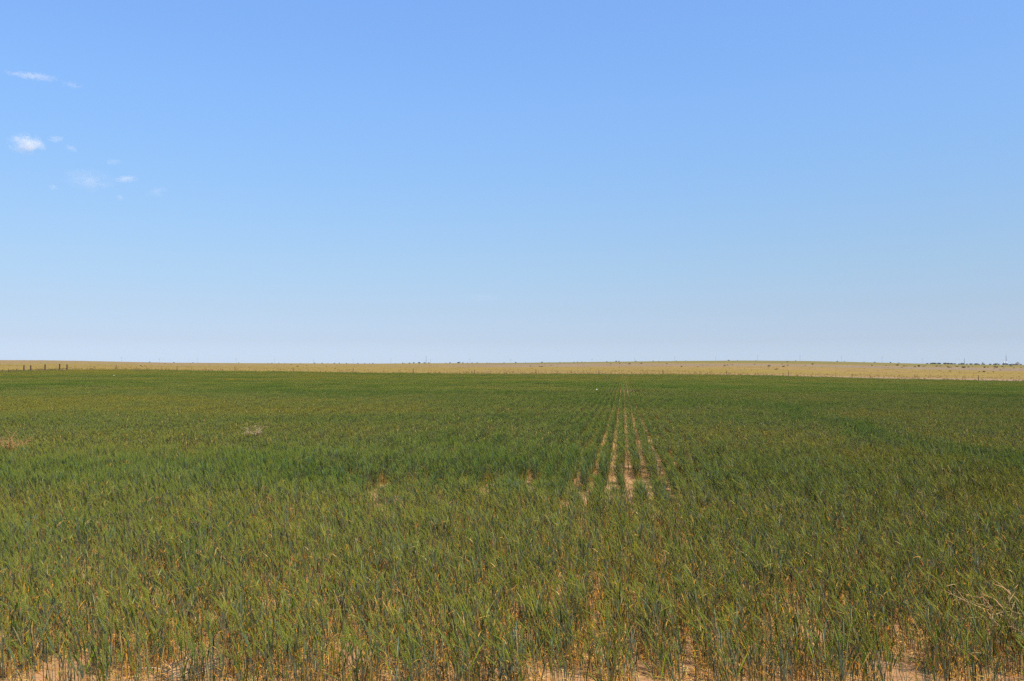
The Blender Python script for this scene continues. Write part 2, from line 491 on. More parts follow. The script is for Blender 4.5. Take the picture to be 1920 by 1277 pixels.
# intrinsic ground cover colour: bare sand under the crop, dry-grass bands on the rise behind the fence
def C(*c): return np.array(c)
sand = C(.45, .235, .098); pink = C(.33, .205, .105); gold = C(.265, .180, .020); tan = C(.295, .180, .048); olive = C(.18, .150, .034); mauve = C(.265, .175, .095)
n1 = fnoise(X * .012, Y * .045, 41, 4); n2 = fnoise(X * .004, Y * .010, 43, 3); n3 = fnoise(X * .05, Y * .15, 47, 3)
PXX = CX + F * np.tan(np.clip(A, -R(38), R(38)))
col = np.empty(X.shape + (3,)); col[:] = sand
def mixc(mask, c):
    global col
    col = col * (1 - mask[..., None]) + c * mask[..., None]
far = sstep(198, 203, Dd)
mixc(far, pink)
strip_end = np.interp(PXX, [0, 600, 1100, 1300, 1600, 1920], [222, 226, 228, 235, 262, 285])
mixc(sstep(0, 25, Dd - strip_end + 20 * (n1 - .5)), tan)
mixc(sstep(.42, .60, n1 + .25 * (n3 - .5)) * sstep(0, 45, Dd - strip_end - 5) * .9, gold)
rt = sstep(700, 1000, PXX)
mixc(sstep(560, 640, Dd + 260 * (n2 - .5)) * (1 - sstep(760, 830, Dd + 200 * (n2 - .5))) * (.35 + .55 * rt), mauve)
mixc(sstep(800, 860, Dd + 160 * (n2 - .5)) * rt * .75, olive)
mixc(sstep(700, 1000, Dd) * (1 - rt) * .6 * (1 - sstep(300, 600, PXX) * .5), mauve)
mixc(sstep(500, 900, Dd) * sstep(300, 500, PXX) * (1 - rt) * .45, gold)
col[Dd > 198] *= .90
col *= (1 + .34 * (n3[..., None] - .5) + .34 * (fnoise(X * .11, Y * .4, 51, 2)[..., None] - .5))
na_, nr_ = X.shape
idg = np.arange(na_ * nr_).reshape(na_, nr_)
nxt = np.roll(idg, -1, axis=0)
q = np.stack([idg[:, :-1], nxt[:, :-1], nxt[:, 1:], idg[:, 1:]], -1).reshape(-1, 4)
q = q[:, ::-1]
vs = np.stack([X, Y, Z], -1).reshape(-1, 3)
gm = bpy.data.meshes.new('ground')
inner = [int(i) for i in idg[:, 0]]
gm.from_pydata(vs.tolist(), [], q.tolist() + [inner[::-1]])
at = gm.color_attributes.new('cover', 'FLOAT_COLOR', 'POINT')
ca = np.ones((len(vs), 4), np.float32); ca[:, :3] = col.reshape(-1, 3)
at.data.foreach_set('color', ca.ravel())
gm.polygons.foreach_set('use_smooth', [True] * len(gm.polygons))
m, nt, p, out = mat('ground_soil_and_dry_grass')
a = nt.nodes.new('ShaderNodeAttribute'); a.attribute_name = 'cover'
tc = nt.nodes.new('ShaderNodeTexCoord')
def tnoise(scale, detail=4, rough=.6):
    n = nt.nodes.new('ShaderNodeTexNoise'); n.inputs['Scale'].default_value = scale; n.inputs['Detail'].default_value = detail
    n.inputs['Roughness'].default_value = rough; nt.links.new(tc.outputs['Object'], n.inputs['Vector']); return n.outputs['Fac']
def math_(op, x, y):
    n = nt.nodes.new('ShaderNodeMath'); n.operation = op
    for i, s in enumerate((x, y)):
        if isinstance(s, (int, float)): n.inputs[i].default_value = s
        else: nt.links.new(s, n.inputs[i])
    return n.outputs[0]
n_a, n_b, n_c = tnoise(5, 6), tnoise(38, 4), tnoise(160, 3)
f = math_('ADD', math_('MULTIPLY', n_a, .55), math_('MULTIPLY', n_b, .45))
mr = nt.nodes.new('ShaderNodeMapRange'); mr.inputs['From Min'].default_value = .32; mr.inputs['From Max'].default_value = .68
mr.inputs['To Min'].default_value = .62; mr.inputs['To Max'].default_value = 1.28
nt.links.new(f, mr.inputs['Value'])
vm = nt.nodes.new('ShaderNodeVectorMath'); vm.operation = 'SCALE'
nt.links.new(a.outputs['Color'], vm.inputs[0]); nt.links.new(mr.outputs[0], vm.inputs['Scale'])
nt.links.new(vm.outputs[0], p.inputs['Base Color'])
p.inputs['Roughness'].default_value = .95; p.inputs['Specular IOR Level'].default_value = .1
b = nt.nodes.new('ShaderNodeBump'); b.inputs['Strength'].default_value = .8; b.inputs['Distance'].default_value = .02
nt.links.new(math_('ADD', math_('MULTIPLY', n_a, .8), math_('ADD', math_('MULTIPLY', n_b, .5), math_('MULTIPLY', n_c, .25))), b.inputs['Height'])
nt.links.new(b.outputs[0], p.inputs['Normal'])
gm.materials.append(m); gm.update()
ground = link('ground', gm); tag(ground, kind='structure')

# ------------------------------------------------------------------ dry weeds and tufts behind the crop (uncountable)
TUFT = bpy.data.collections.new('dry_tuft_variants')
for k in range(6):
    g = G()
    for _ in range(46):
        a = U(0, 6.28); r_ = U(0, .16); b0 = V((math.cos(a) * r_, math.sin(a) * r_, 0)); hh = U(.12, .36)
        d = V((math.cos(a) * U(0, .5), math.sin(a) * U(0, .5), 1)).normalized()
        c = jit(random.choice(((.33, .21, .05), (.29, .19, .04), (.33, .20, .055), (.20, .13, .045))) if k < 4 else random.choice(((.20, .12, .08), (.26, .17, .11), (.30, .2, .1))), .2)
        s = V((-math.sin(a + .7), math.cos(a + .7), 0))
        ribbon(g, [b0, b0 + d * hh * .5, b0 + d * hh + V((math.cos(a), math.sin(a), 0)) * hh * .2], [.012, .012, .003], s, [c] * 3)
    link('t%03d' % k, g.mesh('dry_tuft', M_DRY), col=TUFT)
def tuft_object(name, X_, D_, lo, hi, smin, smax, label):
    n = len(X_); me = bpy.data.meshes.new(name)
    z = tz(X_, D_)
    me.vertices.add(n); me.vertices.foreach_set('co', np.stack([X_, D_, z], 1).astype(np.float32).ravel())
    s = rng.uniform(smin, smax, (n, 1)) * np.ones((n, 3)); t = np.zeros((n, 3)); t[:, 2] = rng.uniform(0, 6.28, n)
    for nm, ty, arr, key in (('pick', 'INT', rng.integers(lo, hi, n).astype(np.int32), 'value'), ('turn', 'FLOAT_VECTOR', t, 'vector'), ('size', 'FLOAT_VECTOR', s, 'vector')):
        at_ = me.attributes.new(nm, ty, 'POINT'); at_.data.foreach_set(key, arr.astype(np.int32 if ty == 'INT' else np.float32).ravel())
    me.update(); o = link(name, me)
    o.modifiers.new('scatter', 'NODES').node_group = scatter_group(name + '_scatter', TUFT)
    tag(o, label, name.replace('_', ' '), kind='stuff')
wp = []
for c_, w_, n_ in ((20, 40, 60), (80, 50, 60), (160, 60, 30), (240, 40, 40), (300, 60, 60), (400, 40, 20), (545, 40, 40), (660, 28, 60), (760, 50, 30), (1010, 40, 25), (1100, 200, 40), (1350, 40, 25), (1600, 300, 40)):
    for _ in range(n_):
        D_ = 203 + abs(random.gauss(0, 6)); wp.append(((random.gauss(c_, w_ * .5) - CX) / F * D_, D_))
wp = np.array(wp)
tuft_object('dry_weeds', wp[:, 0], wp[:, 1], 4, 6, .6, 1.7, 'dry brownish weeds growing along the wire fence at the edge of the wheat')
n_ = 7000
D_ = 215 + 620 * rng.random(n_) ** 1.6; PX_ = rng.uniform(-150, 2070, n_)
keep = fnoise((PX_ - CX) / F * D_ * .02, D_ * .05, 61, 3) > .44
D_ = D_[keep]; PX_ = PX_[keep]
tuft_object('dry_grass', (PX_ - CX) / F * D_, D_, 0, 4, .7, 1.5, 'pale golden dry grass tufts scattered over the rise beyond the fence')

CLOD = bpy.data.collections.new('clod_variants')
M_CLOD = plain_mat('soil_crumb', (.33, .155, .065), (.50, .25, .11), 40, .95, .1)
import bmesh
for k in range(4):
    bm = bmesh.new(); bmesh.ops.create_icosphere(bm, subdivisions=1, radius=1)
    for v in bm.verts: v.co = v.co * U(.6, 1.25); v.co.z *= .7
    me_ = bpy.data.meshes.new('clod'); bm.to_mesh(me_); bm.free(); me_.materials.append(M_CLOD); link('k%03d' % k, me_, col=CLOD)
n_ = 9000
D_ = 4.5 + 5.5 * rng.random(n_) ** 1.5; X_ = D_ * rng.uniform(-.63, .63, n_)
me_ = bpy.data.meshes.new('soil_crumbs'); me_.vertices.add(n_)
me_.vertices.foreach_set('co', np.stack([X_, D_, tz(X_, D_)], 1).astype(np.float32).ravel())
s_ = (.0025 + .011 * rng.random((n_, 1)) ** 4) * np.ones((n_, 3)); t_ = np.zeros((n_, 3)); t_[:, 2] = rng.uniform(0, 6.28, n_)
for nm, ty, arr, key in (('pick', 'INT', rng.integers(0, 4, n_).astype(np.int32), 'value'), ('turn', 'FLOAT_VECTOR', t_.astype(np.float32), 'vector'), ('size', 'FLOAT_VECTOR', s_.astype(np.float32), 'vector')):
    at_ = me_.attributes.new(nm, ty, 'POINT'); at_.data.foreach_set(key, arr.ravel())
me_.update(); o = link('soil_crumbs', me_); o.modifiers.new('scatter', 'NODES').node_group = scatter_group('crumb_scatter', CLOD)
tag(o, 'small sandy soil crumbs strewn over the bare ground between the front plants', 'soil crumbs', kind='stuff')

# ------------------------------------------------------------------ fences
def box(g, c, sx, sy, sz, top=1.0):
    x, y, z = c; v = []
    for zz, k in ((0, 1), (sz, top)):
        for a, b_ in ((-1, -1), (1, -1), (1, 1), (-1, 1)): v.append(V((x + a * sx * .5 * k, y + b_ * sy * .5 * k, z + zz)))
    g.add(v, [(3, 2, 1, 0), (4, 5, 6, 7), (0, 1, 5, 4), (1, 2, 6, 5), (2, 3, 7, 6), (3, 0, 4, 7)], [(.5, .5, .5)] * 8)
def post_mesh(h, r, n=9, lean=0.0):
    g = G(); P_ = [V((lean * h * t + U(-.006, .006), U(-.006, .006), h * t)) for t in (-.2, 0, .35, .7, 1)]
    tube(g, P_, [r * k for k in (1.02, 1.06, 1, .96, .9)], n, (.5,) * 3, (.5,) * 3)
    return g.mesh('fence_post', M_WOOD, False)
def tpost_mesh(h):
    g = G(); box(g, (0, 0, -.2), .05, .012, h + .2); box(g, (0, .018, -.2), .012, .024, h + .18)
    return g.mesh('steel_post', M_STEEL, False)
def fence_depth(px): return np.interp(px, [-200, 140, 440, 1920, 2300], [212, 211, 210, 204.5, 203])
X0, Y0, Z0 = place(60, 210)
fence = bpy.data.objects.new('wire_fence', None); COL.objects.link(fence)
tag(fence, 'long wire fence of thin wooden and steel posts along the far edge of the wheat', 'fence')
wood = [-30, 218, 332, 441, 550, 662, 775, 890, 1005, 1123, 1243, 1362, 1478, 1597, 1715, 1834, 1955, 2080]
allp = []
for i, px in enumerate(wood):
    hgt = U(1.15, 1.4)
    D_ = float(fence_depth(px)); X_, Y_, Z_ = place(px, D_)
    if px >= 200:
        link('wooden_post', post_mesh(hgt, .065, lean=U(-.05, .05)), fence, (X_, Y_, Z_))
        if i + 1 < len(wood):
            for t in (.25, .5, .75):
                p2 = px + (wood[i + 1] - px) * t; X2, Y2, Z2 = place(p2, float(fence_depth(p2)))
                link('steel_post', tpost_mesh(U(1.0, 1.2)), fence, (X2, Y2, Z2))
xs = np.linspace(130, 2080, 190)
for hz in (.35, .62, .88, 1.08):
    g = G(); P_ = [V(place(px, float(fence_depth(px)) - .07)) + V((0, 0, hz)) for px in xs]
    tube(g, P_, [.006] * len(P_), 3, (.5,) * 3, (.5,) * 3)
    link('wire', g.mesh('wire', M_STEEL), fence)
cor = bpy.data.objects.new('corral_fence', None); COL.objects.link(cor)
tag(cor, 'short corral fence of five thick dark timber posts at the far left', 'fence')
cps = [(45.2, 1.36), (58, 1.30), (85, 1.40), (112, 1.45), (126, 1.28)]
cpos = []
for px, hgt in cps:
    D_ = 205.0; X_, Y_, Z_ = place(px, D_); cpos.append((X_, Y_, Z_))
    link('timber_post', post_mesh(hgt + .15, .15, 10, U(-.02, .02)), cor, (X_, Y_, Z_))
g = G(); D_ = 204.9
P_ = [V(place(px, D_)) + V((0, -.17, .42 + .02 * math.sin(px))) for px in np.linspace(-40, 128, 24)]
tube(g, P_, [.05] * len(P_), 6, (.5,) * 3, (.5,) * 3); link('rail', g.mesh('rail', M_WOOD), cor)
for px in (-20, 5, 16, 31):
    X_, Y_, Z_ = place(px, 205); link('timber_post', post_mesh(.72, .06, 7), cor, (X_, Y_, Z_))

# ------------------------------------------------------------------ shrubs
def shrub_mesh(k):
    g = G(); W = U(.8, 1.3); hh = U(.75, 1.05)
    lobes = [(V((U(-.6, .6) * W, U(-.5, .5), U(.25, .6) * hh)), U(.3, .5)) for _ in range(6)]
    for _ in range(420):
        c_, r_ = random.choice(lobes)
        d = V((random.gauss(0, 1), random.gauss(0, 1), random.gauss(0, 1))).normalized() * r_ * U(.55, 1.05)
        p_ = c_ + V((d.x, d.y, d.z * .8))
        if p_.z < .03: p_.z = U(.03, .15)
        nrm = V((random.gauss(0, 1), random.gauss(0, 1), random.gauss(.4, 1))).normalized(); u, v_ = perp(nrm)
        s = U(.05, .11); c = jit(random.choice(((.050, .042, .020), (.06, .055, .026), (.085, .065, .035), (.045, .034, .022))), .3)
        g.add([p_ - u * s, p_ + v_ * s * .6, p_ + u * s, p_ - v_ * s * .6], [(0, 1, 2, 3)], [c] * 4)
    for _ in range(7):
        a = U(0, 6.28); e = V((math.cos(a) * .5 * W, math.sin(a) * .4, .5 * hh))
        tube(g, [V((0, 0, -.05)), e * .5 + V((0, 0, .05)), e], [.03, .02, .008], 4, (.09, .06, .04), (.09, .06, .04))
    return g.mesh('shrub', M_SHRUB, False)
SH = [shrub_mesh(k) for k in range(7)]
# columns and rows of the shrubs seen on the rise (full-frame pixels), width in px
slope = [(264, 685.5, 4), (393, 683.5, 3), (558, 686.5, 5), (575, 685, 3), (546, 683, 4), (612, 686, 3), (994.5, 686, 4), (998, 690, 3), (1012, 686.5, 4), (1016, 687, 5), (1033, 684.5, 3),
         (1145, 682, 4), (1162, 681, 4), (1174, 680.5, 3), (1180, 682, 5), (1203, 681, 5), (1250, 681.5, 4), (1278, 687, 5), (1308, 687, 4), (1358, 685.5, 5), (1364, 684, 4), (1373, 683.5, 3), (1415, 682.5, 4),
         (1455, 692, 6), (1469, 687, 6), (1442, 686, 7), (1466, 682, 3), (1477, 684.5, 4), (1476, 678, 4), (1524, 682.5, 6), (1510, 685, 3), (1635, 685, 4), (1661, 684.8, 4), (1682, 684.6, 7), (1695, 686, 5), (1700, 686, 3), (1723, 685.6, 6),
         (1734, 685.4, 3), (1756, 686.3, 5), (1763, 686, 4), (1776, 686.5, 4), (1783, 688, 4), (1806, 689, 8), (1816, 688, 5), (1823, 687, 3), (1846, 688.4, 7), (1852, 688, 4), (1864, 689.6, 4), (1875, 693.2, 4), (1882, 689.5, 3), (1901, 689.5, 4),
         (1761, 694.4, 3), (1781, 695.5, 5), (1836, 696.6, 4), (1844, 696.7, 7), (1862, 696.8, 4), (1914, 689, 3), (1642, 686.5, 2), (1620, 690, 3), (19, 684, 3), (300, 682, 2), (309, 681, 3)]
sky = [(281, 680.3, 4), (326, 681.2, 4), (362, 681.3, 4), (448, 680.8, 5), (502, 681.5, 3), (510, 682, 4), (523, 681.3, 3), (534, 681, 3), (563, 681, 3), (590, 682.2, 4), (604, 682, 6), (615, 681.3, 3), (627, 681.2, 4), (636, 682, 4),
       (650, 681.5, 5), (671, 681.2, 5), (684, 681.3, 3), (693, 681.5, 3), (699, 682, 5), (741, 681, 3), (755, 681.2, 5), (759, 681, 3), (768, 680.5, 6), (776, 680, 7), (786, 680.2, 8), (796, 680, 8), (804, 680.5, 5), (836, 681.2, 4), (844, 681.4, 6), (860, 681, 8), (868, 681, 5), (876, 681.2, 4), (885, 680.5, 4), (895, 680.7, 5),
       (913, 681, 4), (918, 680.5, 3), (945, 680.4, 4), (967, 679.3, 5), (985, 679, 3), (1016, 679, 5), (1030, 678.8, 3), (1050, 678.3, 4), (1058, 678.5, 2), (1076, 678.2, 3), (1083, 678.2, 3), (1091, 677.9, 4), (1097, 678, 2), (1138, 677.2, 4), (1155, 677.3, 6), (1161, 677, 5), (1192, 676.8, 4), (1225, 677, 4), (1235, 676.8, 3), (1268, 676.8, 4),
       (1286, 676, 3), (1366, 675.4, 5), (1383, 676, 3), (1417, 675.7, 3), (1492, 676, 4), (1570, 677.6, 5), (1583, 678, 4), (1620, 678.6, 4), (1640, 679.3, 4), (1670, 680.6, 5), (1685, 680.5, 4), (1745, 682, 5), (1753, 682.3, 5), (1762, 682, 6), (1772, 682.6, 5), (1790, 682.4, 7), (1798, 682.7, 6), (1813, 683.2, 6), (1820, 682.5, 7), (1828, 683.3, 6), (1834, 683.6, 5), (1856, 683.6, 5), (1863, 683, 6), (1873, 684, 5), (1892, 684.4, 5), (1900, 684.8, 5)]
rs = random.Random(8)
for _ in range(34):
    px_ = rs.uniform(1735, 1925); sky.append((px_, np.interp(px_, SX, SY), rs.uniform(4, 8)))
for _ in range(16):
    px_ = rs.uniform(1690, 1925); slope.append((px_, 685.6 + rs.uniform(0, 3.2), rs.uniform(3, 6)))
def where(px):
    return ('at the far left of the horizon' if px < 300 else 'left of the picture centre' if px < 740 else 'near the picture centre' if px < 1100 else 'right of the picture centre' if px < 1600 else 'towards the right end of the horizon')
k_ = 0
for lst, kind_ in ((slope, 'slope'), (sky, 'sky')):
    for px, row, w_ in lst:
        D_ = solve_depth(px, row + 1.0, lo=205) if kind_ == 'slope' else 1060 + 40 * ((k_ * 37) % 10) / 10
        X_, Y_, Z_ = place(px, D_)
        o = link('shrub', SH[k_ % len(SH)]); k_ += 1
        wid = w_ * D_ / F; s = wid / 2.0
        o.location = (X_, Y_, Z_ - .05); o.rotation_euler = (0, 0, U(-.5, .5)); k2 = 1.0 if kind_ == 'slope' else U(.6, 1.15) if px > 1730 else U(.6, .95); o.scale = (s * (k2 + .1), s * k2, s * k2)
        big = 'broad' if w_ >= 6 else 'small'
        if kind_ == 'slope': lab = '%s dark desert shrub on the dry grassy rise, %s' % (big, where(px))
        else: lab = '%s dark shrub against the sky on the crest, %s' % (big, where(px))
        special = {(1455, 692): 'lone dark shrub low on the golden slope, right of the picture centre', (994.5, 686): 'dark round shrub highest of a close pair near the picture centre', (998, 690): 'tiny dark shrub on the golden grass just below another near the picture centre',
                   (1875, 693.2): 'lone round shrub on the gold grass below the white tanks', (1844, 696.7): 'widest of the low shrubs on the gold grass at the right', (558, 686.5): 'dark shrub lowest on the slope, left of the picture centre', (264, 685.5): 'lone dark shrub on the tan slope right of the timber posts'}
        lab = special.get((px, row), lab)
        tag(o, lab, 'shrub', 'shrubs on the rise beyond the fence')

# ------------------------------------------------------------------ power line far behind the crest
def make_pole():
    root = bpy.data.objects.new('utility_pole', None); COL.objects.link(root)
    g = G(); tube(g, [V((0, 0, t * 18)) for t in (-.3, 0, .5, 1)], [.20, .19, .17, .13], 8, (.5,) * 3, (.5,) * 3); link('pole_shaft', g.mesh('pole_shaft', M_POLE), root)
    for hz, L_ in ((16.6, 3.2), (15.0, 2.4)):
        g = G(); box(g, (0, -.30, hz), L_, .16, .2); link('crossarm', g.mesh('crossarm', M_POLE, False), root)
    for x_ in (-1.45, 0, 1.45):
        g = G(); tube(g, [V((x_, -.30, 16.79 + t)) for t in (0, .12, .3)], [.08, .12, .05], 6, (.5,) * 3, (.5,) * 3); link('insulator', g.mesh('insulator', M_DARKSTEEL), root)
    return root
pole0 = make_pole(); first = True
for px, top in ((228, 670.5), (299, 672.5), (370, 672.5), (443, 672.5), (515, 673), (588, 674.5), (662, 674.5), (733, 672.5), (807, 674.5), (881, 673.5), (957, 674), (1110, 672.5), (1190, 672), (1265, 669.5), (1342, 669), (1420, 666.5), (1500, 667), (1578, 668), (1654, 669.5), (1730, 672)):
    o = pole0 if first else copy_tree(pole0); first = False
    D_ = 2300.0; X_ = (px - CX) / F * D_; Ztop = H + (HY - top) / F * D_
    o.location = (X_, D_, Ztop - 17.2)
    tag(o, 'tall thin utility pole with crossarms in a spaced line on the far horizon', 'utility pole', 'utility poles along the far horizon')
def make_mast(px, base, top, D_, lab):
    root = bpy.data.objects.new('radio_mast', None); COL.objects.link(root)
    X_ = (px - CX) / F * D_; zt = H + (HY - top) / F * D_; zb = H + (HY - base) / F * D_ - 4
    hh = zt - zb; root.location = (X_, D_, zb)
    for a in (0, 2.094, 4.189):
        g = G(); tube(g, [V((math.cos(a) * .55, math.sin(a) * .55, 0)), V((math.cos(a) * .2, math.sin(a) * .2, hh))], [.14, .09], 5, (.5,) * 3, (.5,) * 3); link('mast_leg', g.mesh('mast_leg', M_DARKSTEEL), root)
    g = G(); n = max(6, int(hh / 1.5))
    for i in range(n):
        for a in (0, 2.094, 4.189):
            r1 = .55 - .35 * i / n; r2 = .55 - .35 * (i + 1) / n
            tube(g, [V((math.cos(a) * r1, math.sin(a) * r1, hh * i / n)), V((math.cos(a + 2.094) * r2, math.sin(a + 2.094) * r2, hh * (i + 1) / n))], [.05, .05], 3, (.5,) * 3, (.5,) * 3)
    link('lattice_brace', g.mesh('lattice_brace', M_DARKSTEEL), root)
    tag(root, lab, 'mast')
make_mast(799, 681, 667.5, 1700, 'tallest thin mast on the crest left of the picture centre')
make_mast(1808, 684, 672, 1500, 'dark mast rising from the shrubs left of the white tanks')
make_mast(1886.5, 684, 665.5, 1420, 'thin pale mast just behind the two white tanks')

# ------------------------------------------------------------------ two white tanks on the right horizon
def make_tank(px, D_, lab, hgt=3.4, base_row=682.0):
    root = bpy.data.objects.new('storage_tank', None); COL.objects.link(root)
    X_ = (px - CX) / F * D_; z = H + (HY - base_row) / F * D_
    root.location = (X_, D_, z)
    g = G(); tube(g, [V((0, 0, t)) for t in (-5, 0, hgt * .5, hgt * .8)], [1.25] * 4, 24, (.5,) * 3, (.5,) * 3); link('tank_body', g.mesh('tank_body', M_WHITE), root)
    g = G(); tube(g, [V((0, 0, hgt * .8 + .003)), V((0, 0, hgt * .97)), V((0, 0, hgt * 1.0)), V((0, 0, hgt * 1.08))], [1.33, .4, .22, .22], 24, (.5,) * 3, (.5,) * 3); link('tank_roof', g.mesh('tank_roof', M_WHITE), root)
    g = G()
    for x_ in (-.22, .22): tube(g, [V((x_, -1.34, -3)), V((x_, -1.34, hgt * .82))], [.04, .04], 4, (.5,) * 3, (.5,) * 3)
    for i in range(20): tube(g, [V((-.22, -1.34, -2.8 + i * .35)), V((.22, -1.34, -2.8 + i * .35))], [.025, .025], 4, (.5,) * 3, (.5,) * 3)
    link('ladder', g.mesh('ladder', M_DARKSTEEL), root)
    tag(root, lab, 'storage tank', 'white tanks on the right horizon')
make_tank(1882.8, 1400, 'left one of the two white storage tanks on the right horizon')
make_tank(1887, 1400, 'right one of the two white storage tanks on the right horizon')
shed = bpy.data.objects.new('shed', None); COL.objects.link(shed)
X_, D_ = (1884.5 - CX) / F * 1392, 1392.0; shed.location = (X_, D_, H + (HY - 685) / F * D_ - 1)
g = G(); box(g, (0, 0, -2), 6.4, 5, 5.2); link('wall', g.mesh('wall', M_DARKSTEEL, False), shed)
g = G(); g.add([V((-3.5, -2.8, 3.2)), V((3.5, -2.8, 3.2)), V((3.5, 2.8, 3.2)), V((-3.5, 2.8, 3.2)), V((-3.4, 0, 4.3)), V((3.4, 0, 4.3))], [(3, 2, 1, 0), (0, 1, 5, 4), (2, 3, 4, 5), (1, 2, 5), (3, 0, 4)], [(.5,) * 3] * 6)
link('roof', g.mesh('roof', M_DARKSTEEL, False), shed)
tag(shed, 'small dark shed standing right in front of the white tanks on the right horizon', 'shed')

# ------------------------------------------------------------------ far hills
M_HILL = plain_mat('far_hill_scrub', (.10, .085, .075), (.17, .14, .12), .02, .9, .1)
def hill(px, half, top, D_):
    n = 48; k = 22; vs = []; fs = []; W = half / F * D_; hz = H + (HY - top) / F * D_; X_ = (px - CX) / F * D_
    base = H + (HY - 700) / F * D_
    for i in range(n):
        a = 2 * math.pi * i / n
        for j in range(k):
            t = j / (k - 1); e = 1 + .22 * (float(fnoise(math.cos(a) * 1.6 + px, math.sin(a) * 1.6, 9)) - .5) * 2
            r_ = W * 2.0 * t * e
            prof = math.exp(-(t * 2.0) ** 1.35 * 1.1)
            vs.append((X_ + math.cos(a) * r_, D_ + math.sin(a) * r_, base + (hz - base) * prof * (1 + .05 * (float(fnoise(math.cos(a) * r_ * .02, math.sin(a) * r_ * .02 + px, 4)) - .5) * t) - 8 * t))
    for i in range(n):
        for j in range(k - 1):
            i2 = (i + 1) % n; fs.append((i * k + j, i2 * k + j, i2 * k + j + 1, i * k + j + 1)[::-1])
    me = bpy.data.meshes.new('hills'); me.from_pydata(vs, [], fs); me.materials.append(M_HILL)
    me.polygons.foreach_set('use_smooth', [True] * len(me.polygons)); me.update()
    tag(link('hills', me), kind='structure')
hill(1842.5, 9, 678.8, 5000); hill(1908, 17, 678.4, 5200); hill(1864, 7, 681, 4800)

# ------------------------------------------------------------------ dry things in the crop
def tumbleweed(X_, Y_, w_, h_, n, col_, lab, seedk, flat=1.0):
    random.seed(seedk)
    g = G(); r0 = (.0050 if Y_ < 8 else .0062)
    def branch(p, d, L_, r_, depth):
        P_ = [p]; dd = d.copy()
        for i in range(5):
            dd = (dd + V((random.gauss(0, .28), random.gauss(0, .28), random.gauss(-.03, .22)))).normalized()
            P_.append(P_[-1] + dd * L_ / 5)
            if P_[-1].z < .01: P_[-1].z = .01
        c = jit(col_, .22)
        tube(g, P_, [r_ * (1 - .13 * i) for i in range(6)], 4, c, c)
        if depth:
            for i in (2, 3, 4, 5):
                for _ in range(random.choice((1, 1, 2))):
                    nd = (dd * .5 + V((random.gauss(0, 1), random.gauss(0, 1), random.gauss(.15, .8)))).normalized()
                    branch(P_[i], nd, L_ * U(.4, .7), r_ * .62, depth - 1)
    for k in range(n):
        a = 6.28 * k / n + U(-.3, .3)
        branch(V((math.cos(a) * .01, math.sin(a) * .01, .03 + h_ * .15)), V((math.cos(a), math.sin(a), U(.2, 1.5) * flat)).normalized(), w_ * U(.4, .6), r0, 1)
    o = link('tumbleweed', g.mesh('tumbleweed', M_DRY)); o.location = (X_, Y_, float(tz(X_, Y_)))
    tag(o, lab, 'tumbleweed')
    return o
tumbleweed((1878 - CX) / F * 5.0, 5.0, .62, .34, 9, (.46, .30, .12), 'pale dry branching tumbleweed caught in the wheat at the right edge', 31).location.z += .06
o = tumbleweed((24 - CX) / F * 15.4, 15.4, .66, .42, 17, (.44, .25, .09), 'orange-tan dry tumbleweed in the wheat at the far left', 32); o.location.z += .20
o = tumbleweed((480 - CX) / F * 19.6, 19.6, .50, .34, 13, (.46, .33, .17), 'pale tan tumbleweed resting in the mid-left of the wheat', 33); o.location.z += .20
# bundle of broken dead stems on the sand
random.seed(44); g = G()
bx, by = (350 - CX) / F * 4.72, 4.72
for _ in range(26):
    a = U(.1, .9) if random.random() < .7 else U(0, 3.14); L_ = U(.08, .30); p_ = V((U(-.12, .10), U(-.08, .10), U(.008, .04)))
    d = V((math.cos(a), math.sin(a) * .6, U(-.02, .45))).normalized() * L_
    c = jit(random.choice(((.10, .07, .06), (.16, .11, .08), (.5, .36, .2), (.2, .13, .09))), .2)
    tube(g, [p_ - d * .4 * .3, p_ + d * .3 + V((0, 0, U(0, .01))), p_ + d * .8], [.0032, .003, .0015], 5, c, c)
o = link('dead_stem_bundle', g.mesh('dead_stem_bundle', M_DRY)); o.location = (bx, by, float(tz(bx, by)) + .012)
tag(o, 'bundle of broken dark dead stems lying on bare sand at the lower left', 'dead stems')
# single dry plants
random.seed(52)
def dry_plant(px, D_, hs, nt, lab, rz=0):
    o = make_plant(nt, True, hs); X_ = (px - CX) / F * D_
    o.location = (X_, D_, float(tz(X_, D_)) - .003); o.rotation_euler = (0, 0, rz); tag(o, lab, 'wheat plant')
dry_plant(1311, 5.35, (.40, .44), 2, 'bleached golden dead wheat plant with a drooping ear, right of centre in the foreground')
dry_plant(1765, 11.2, (.42, .46), 3, 'left one of two straw-coloured dead wheat plants among green wheat, middle right')
dry_plant(1788, 11.0, (.40, .45), 4, 'right one of two straw-coloured dead wheat plants among green wheat, middle right', .6)
dry_plant(1686, 10.2, (.40, .45), 2, 'single straw-coloured dead wheat stem bent over the green wheat, below a dead pair')

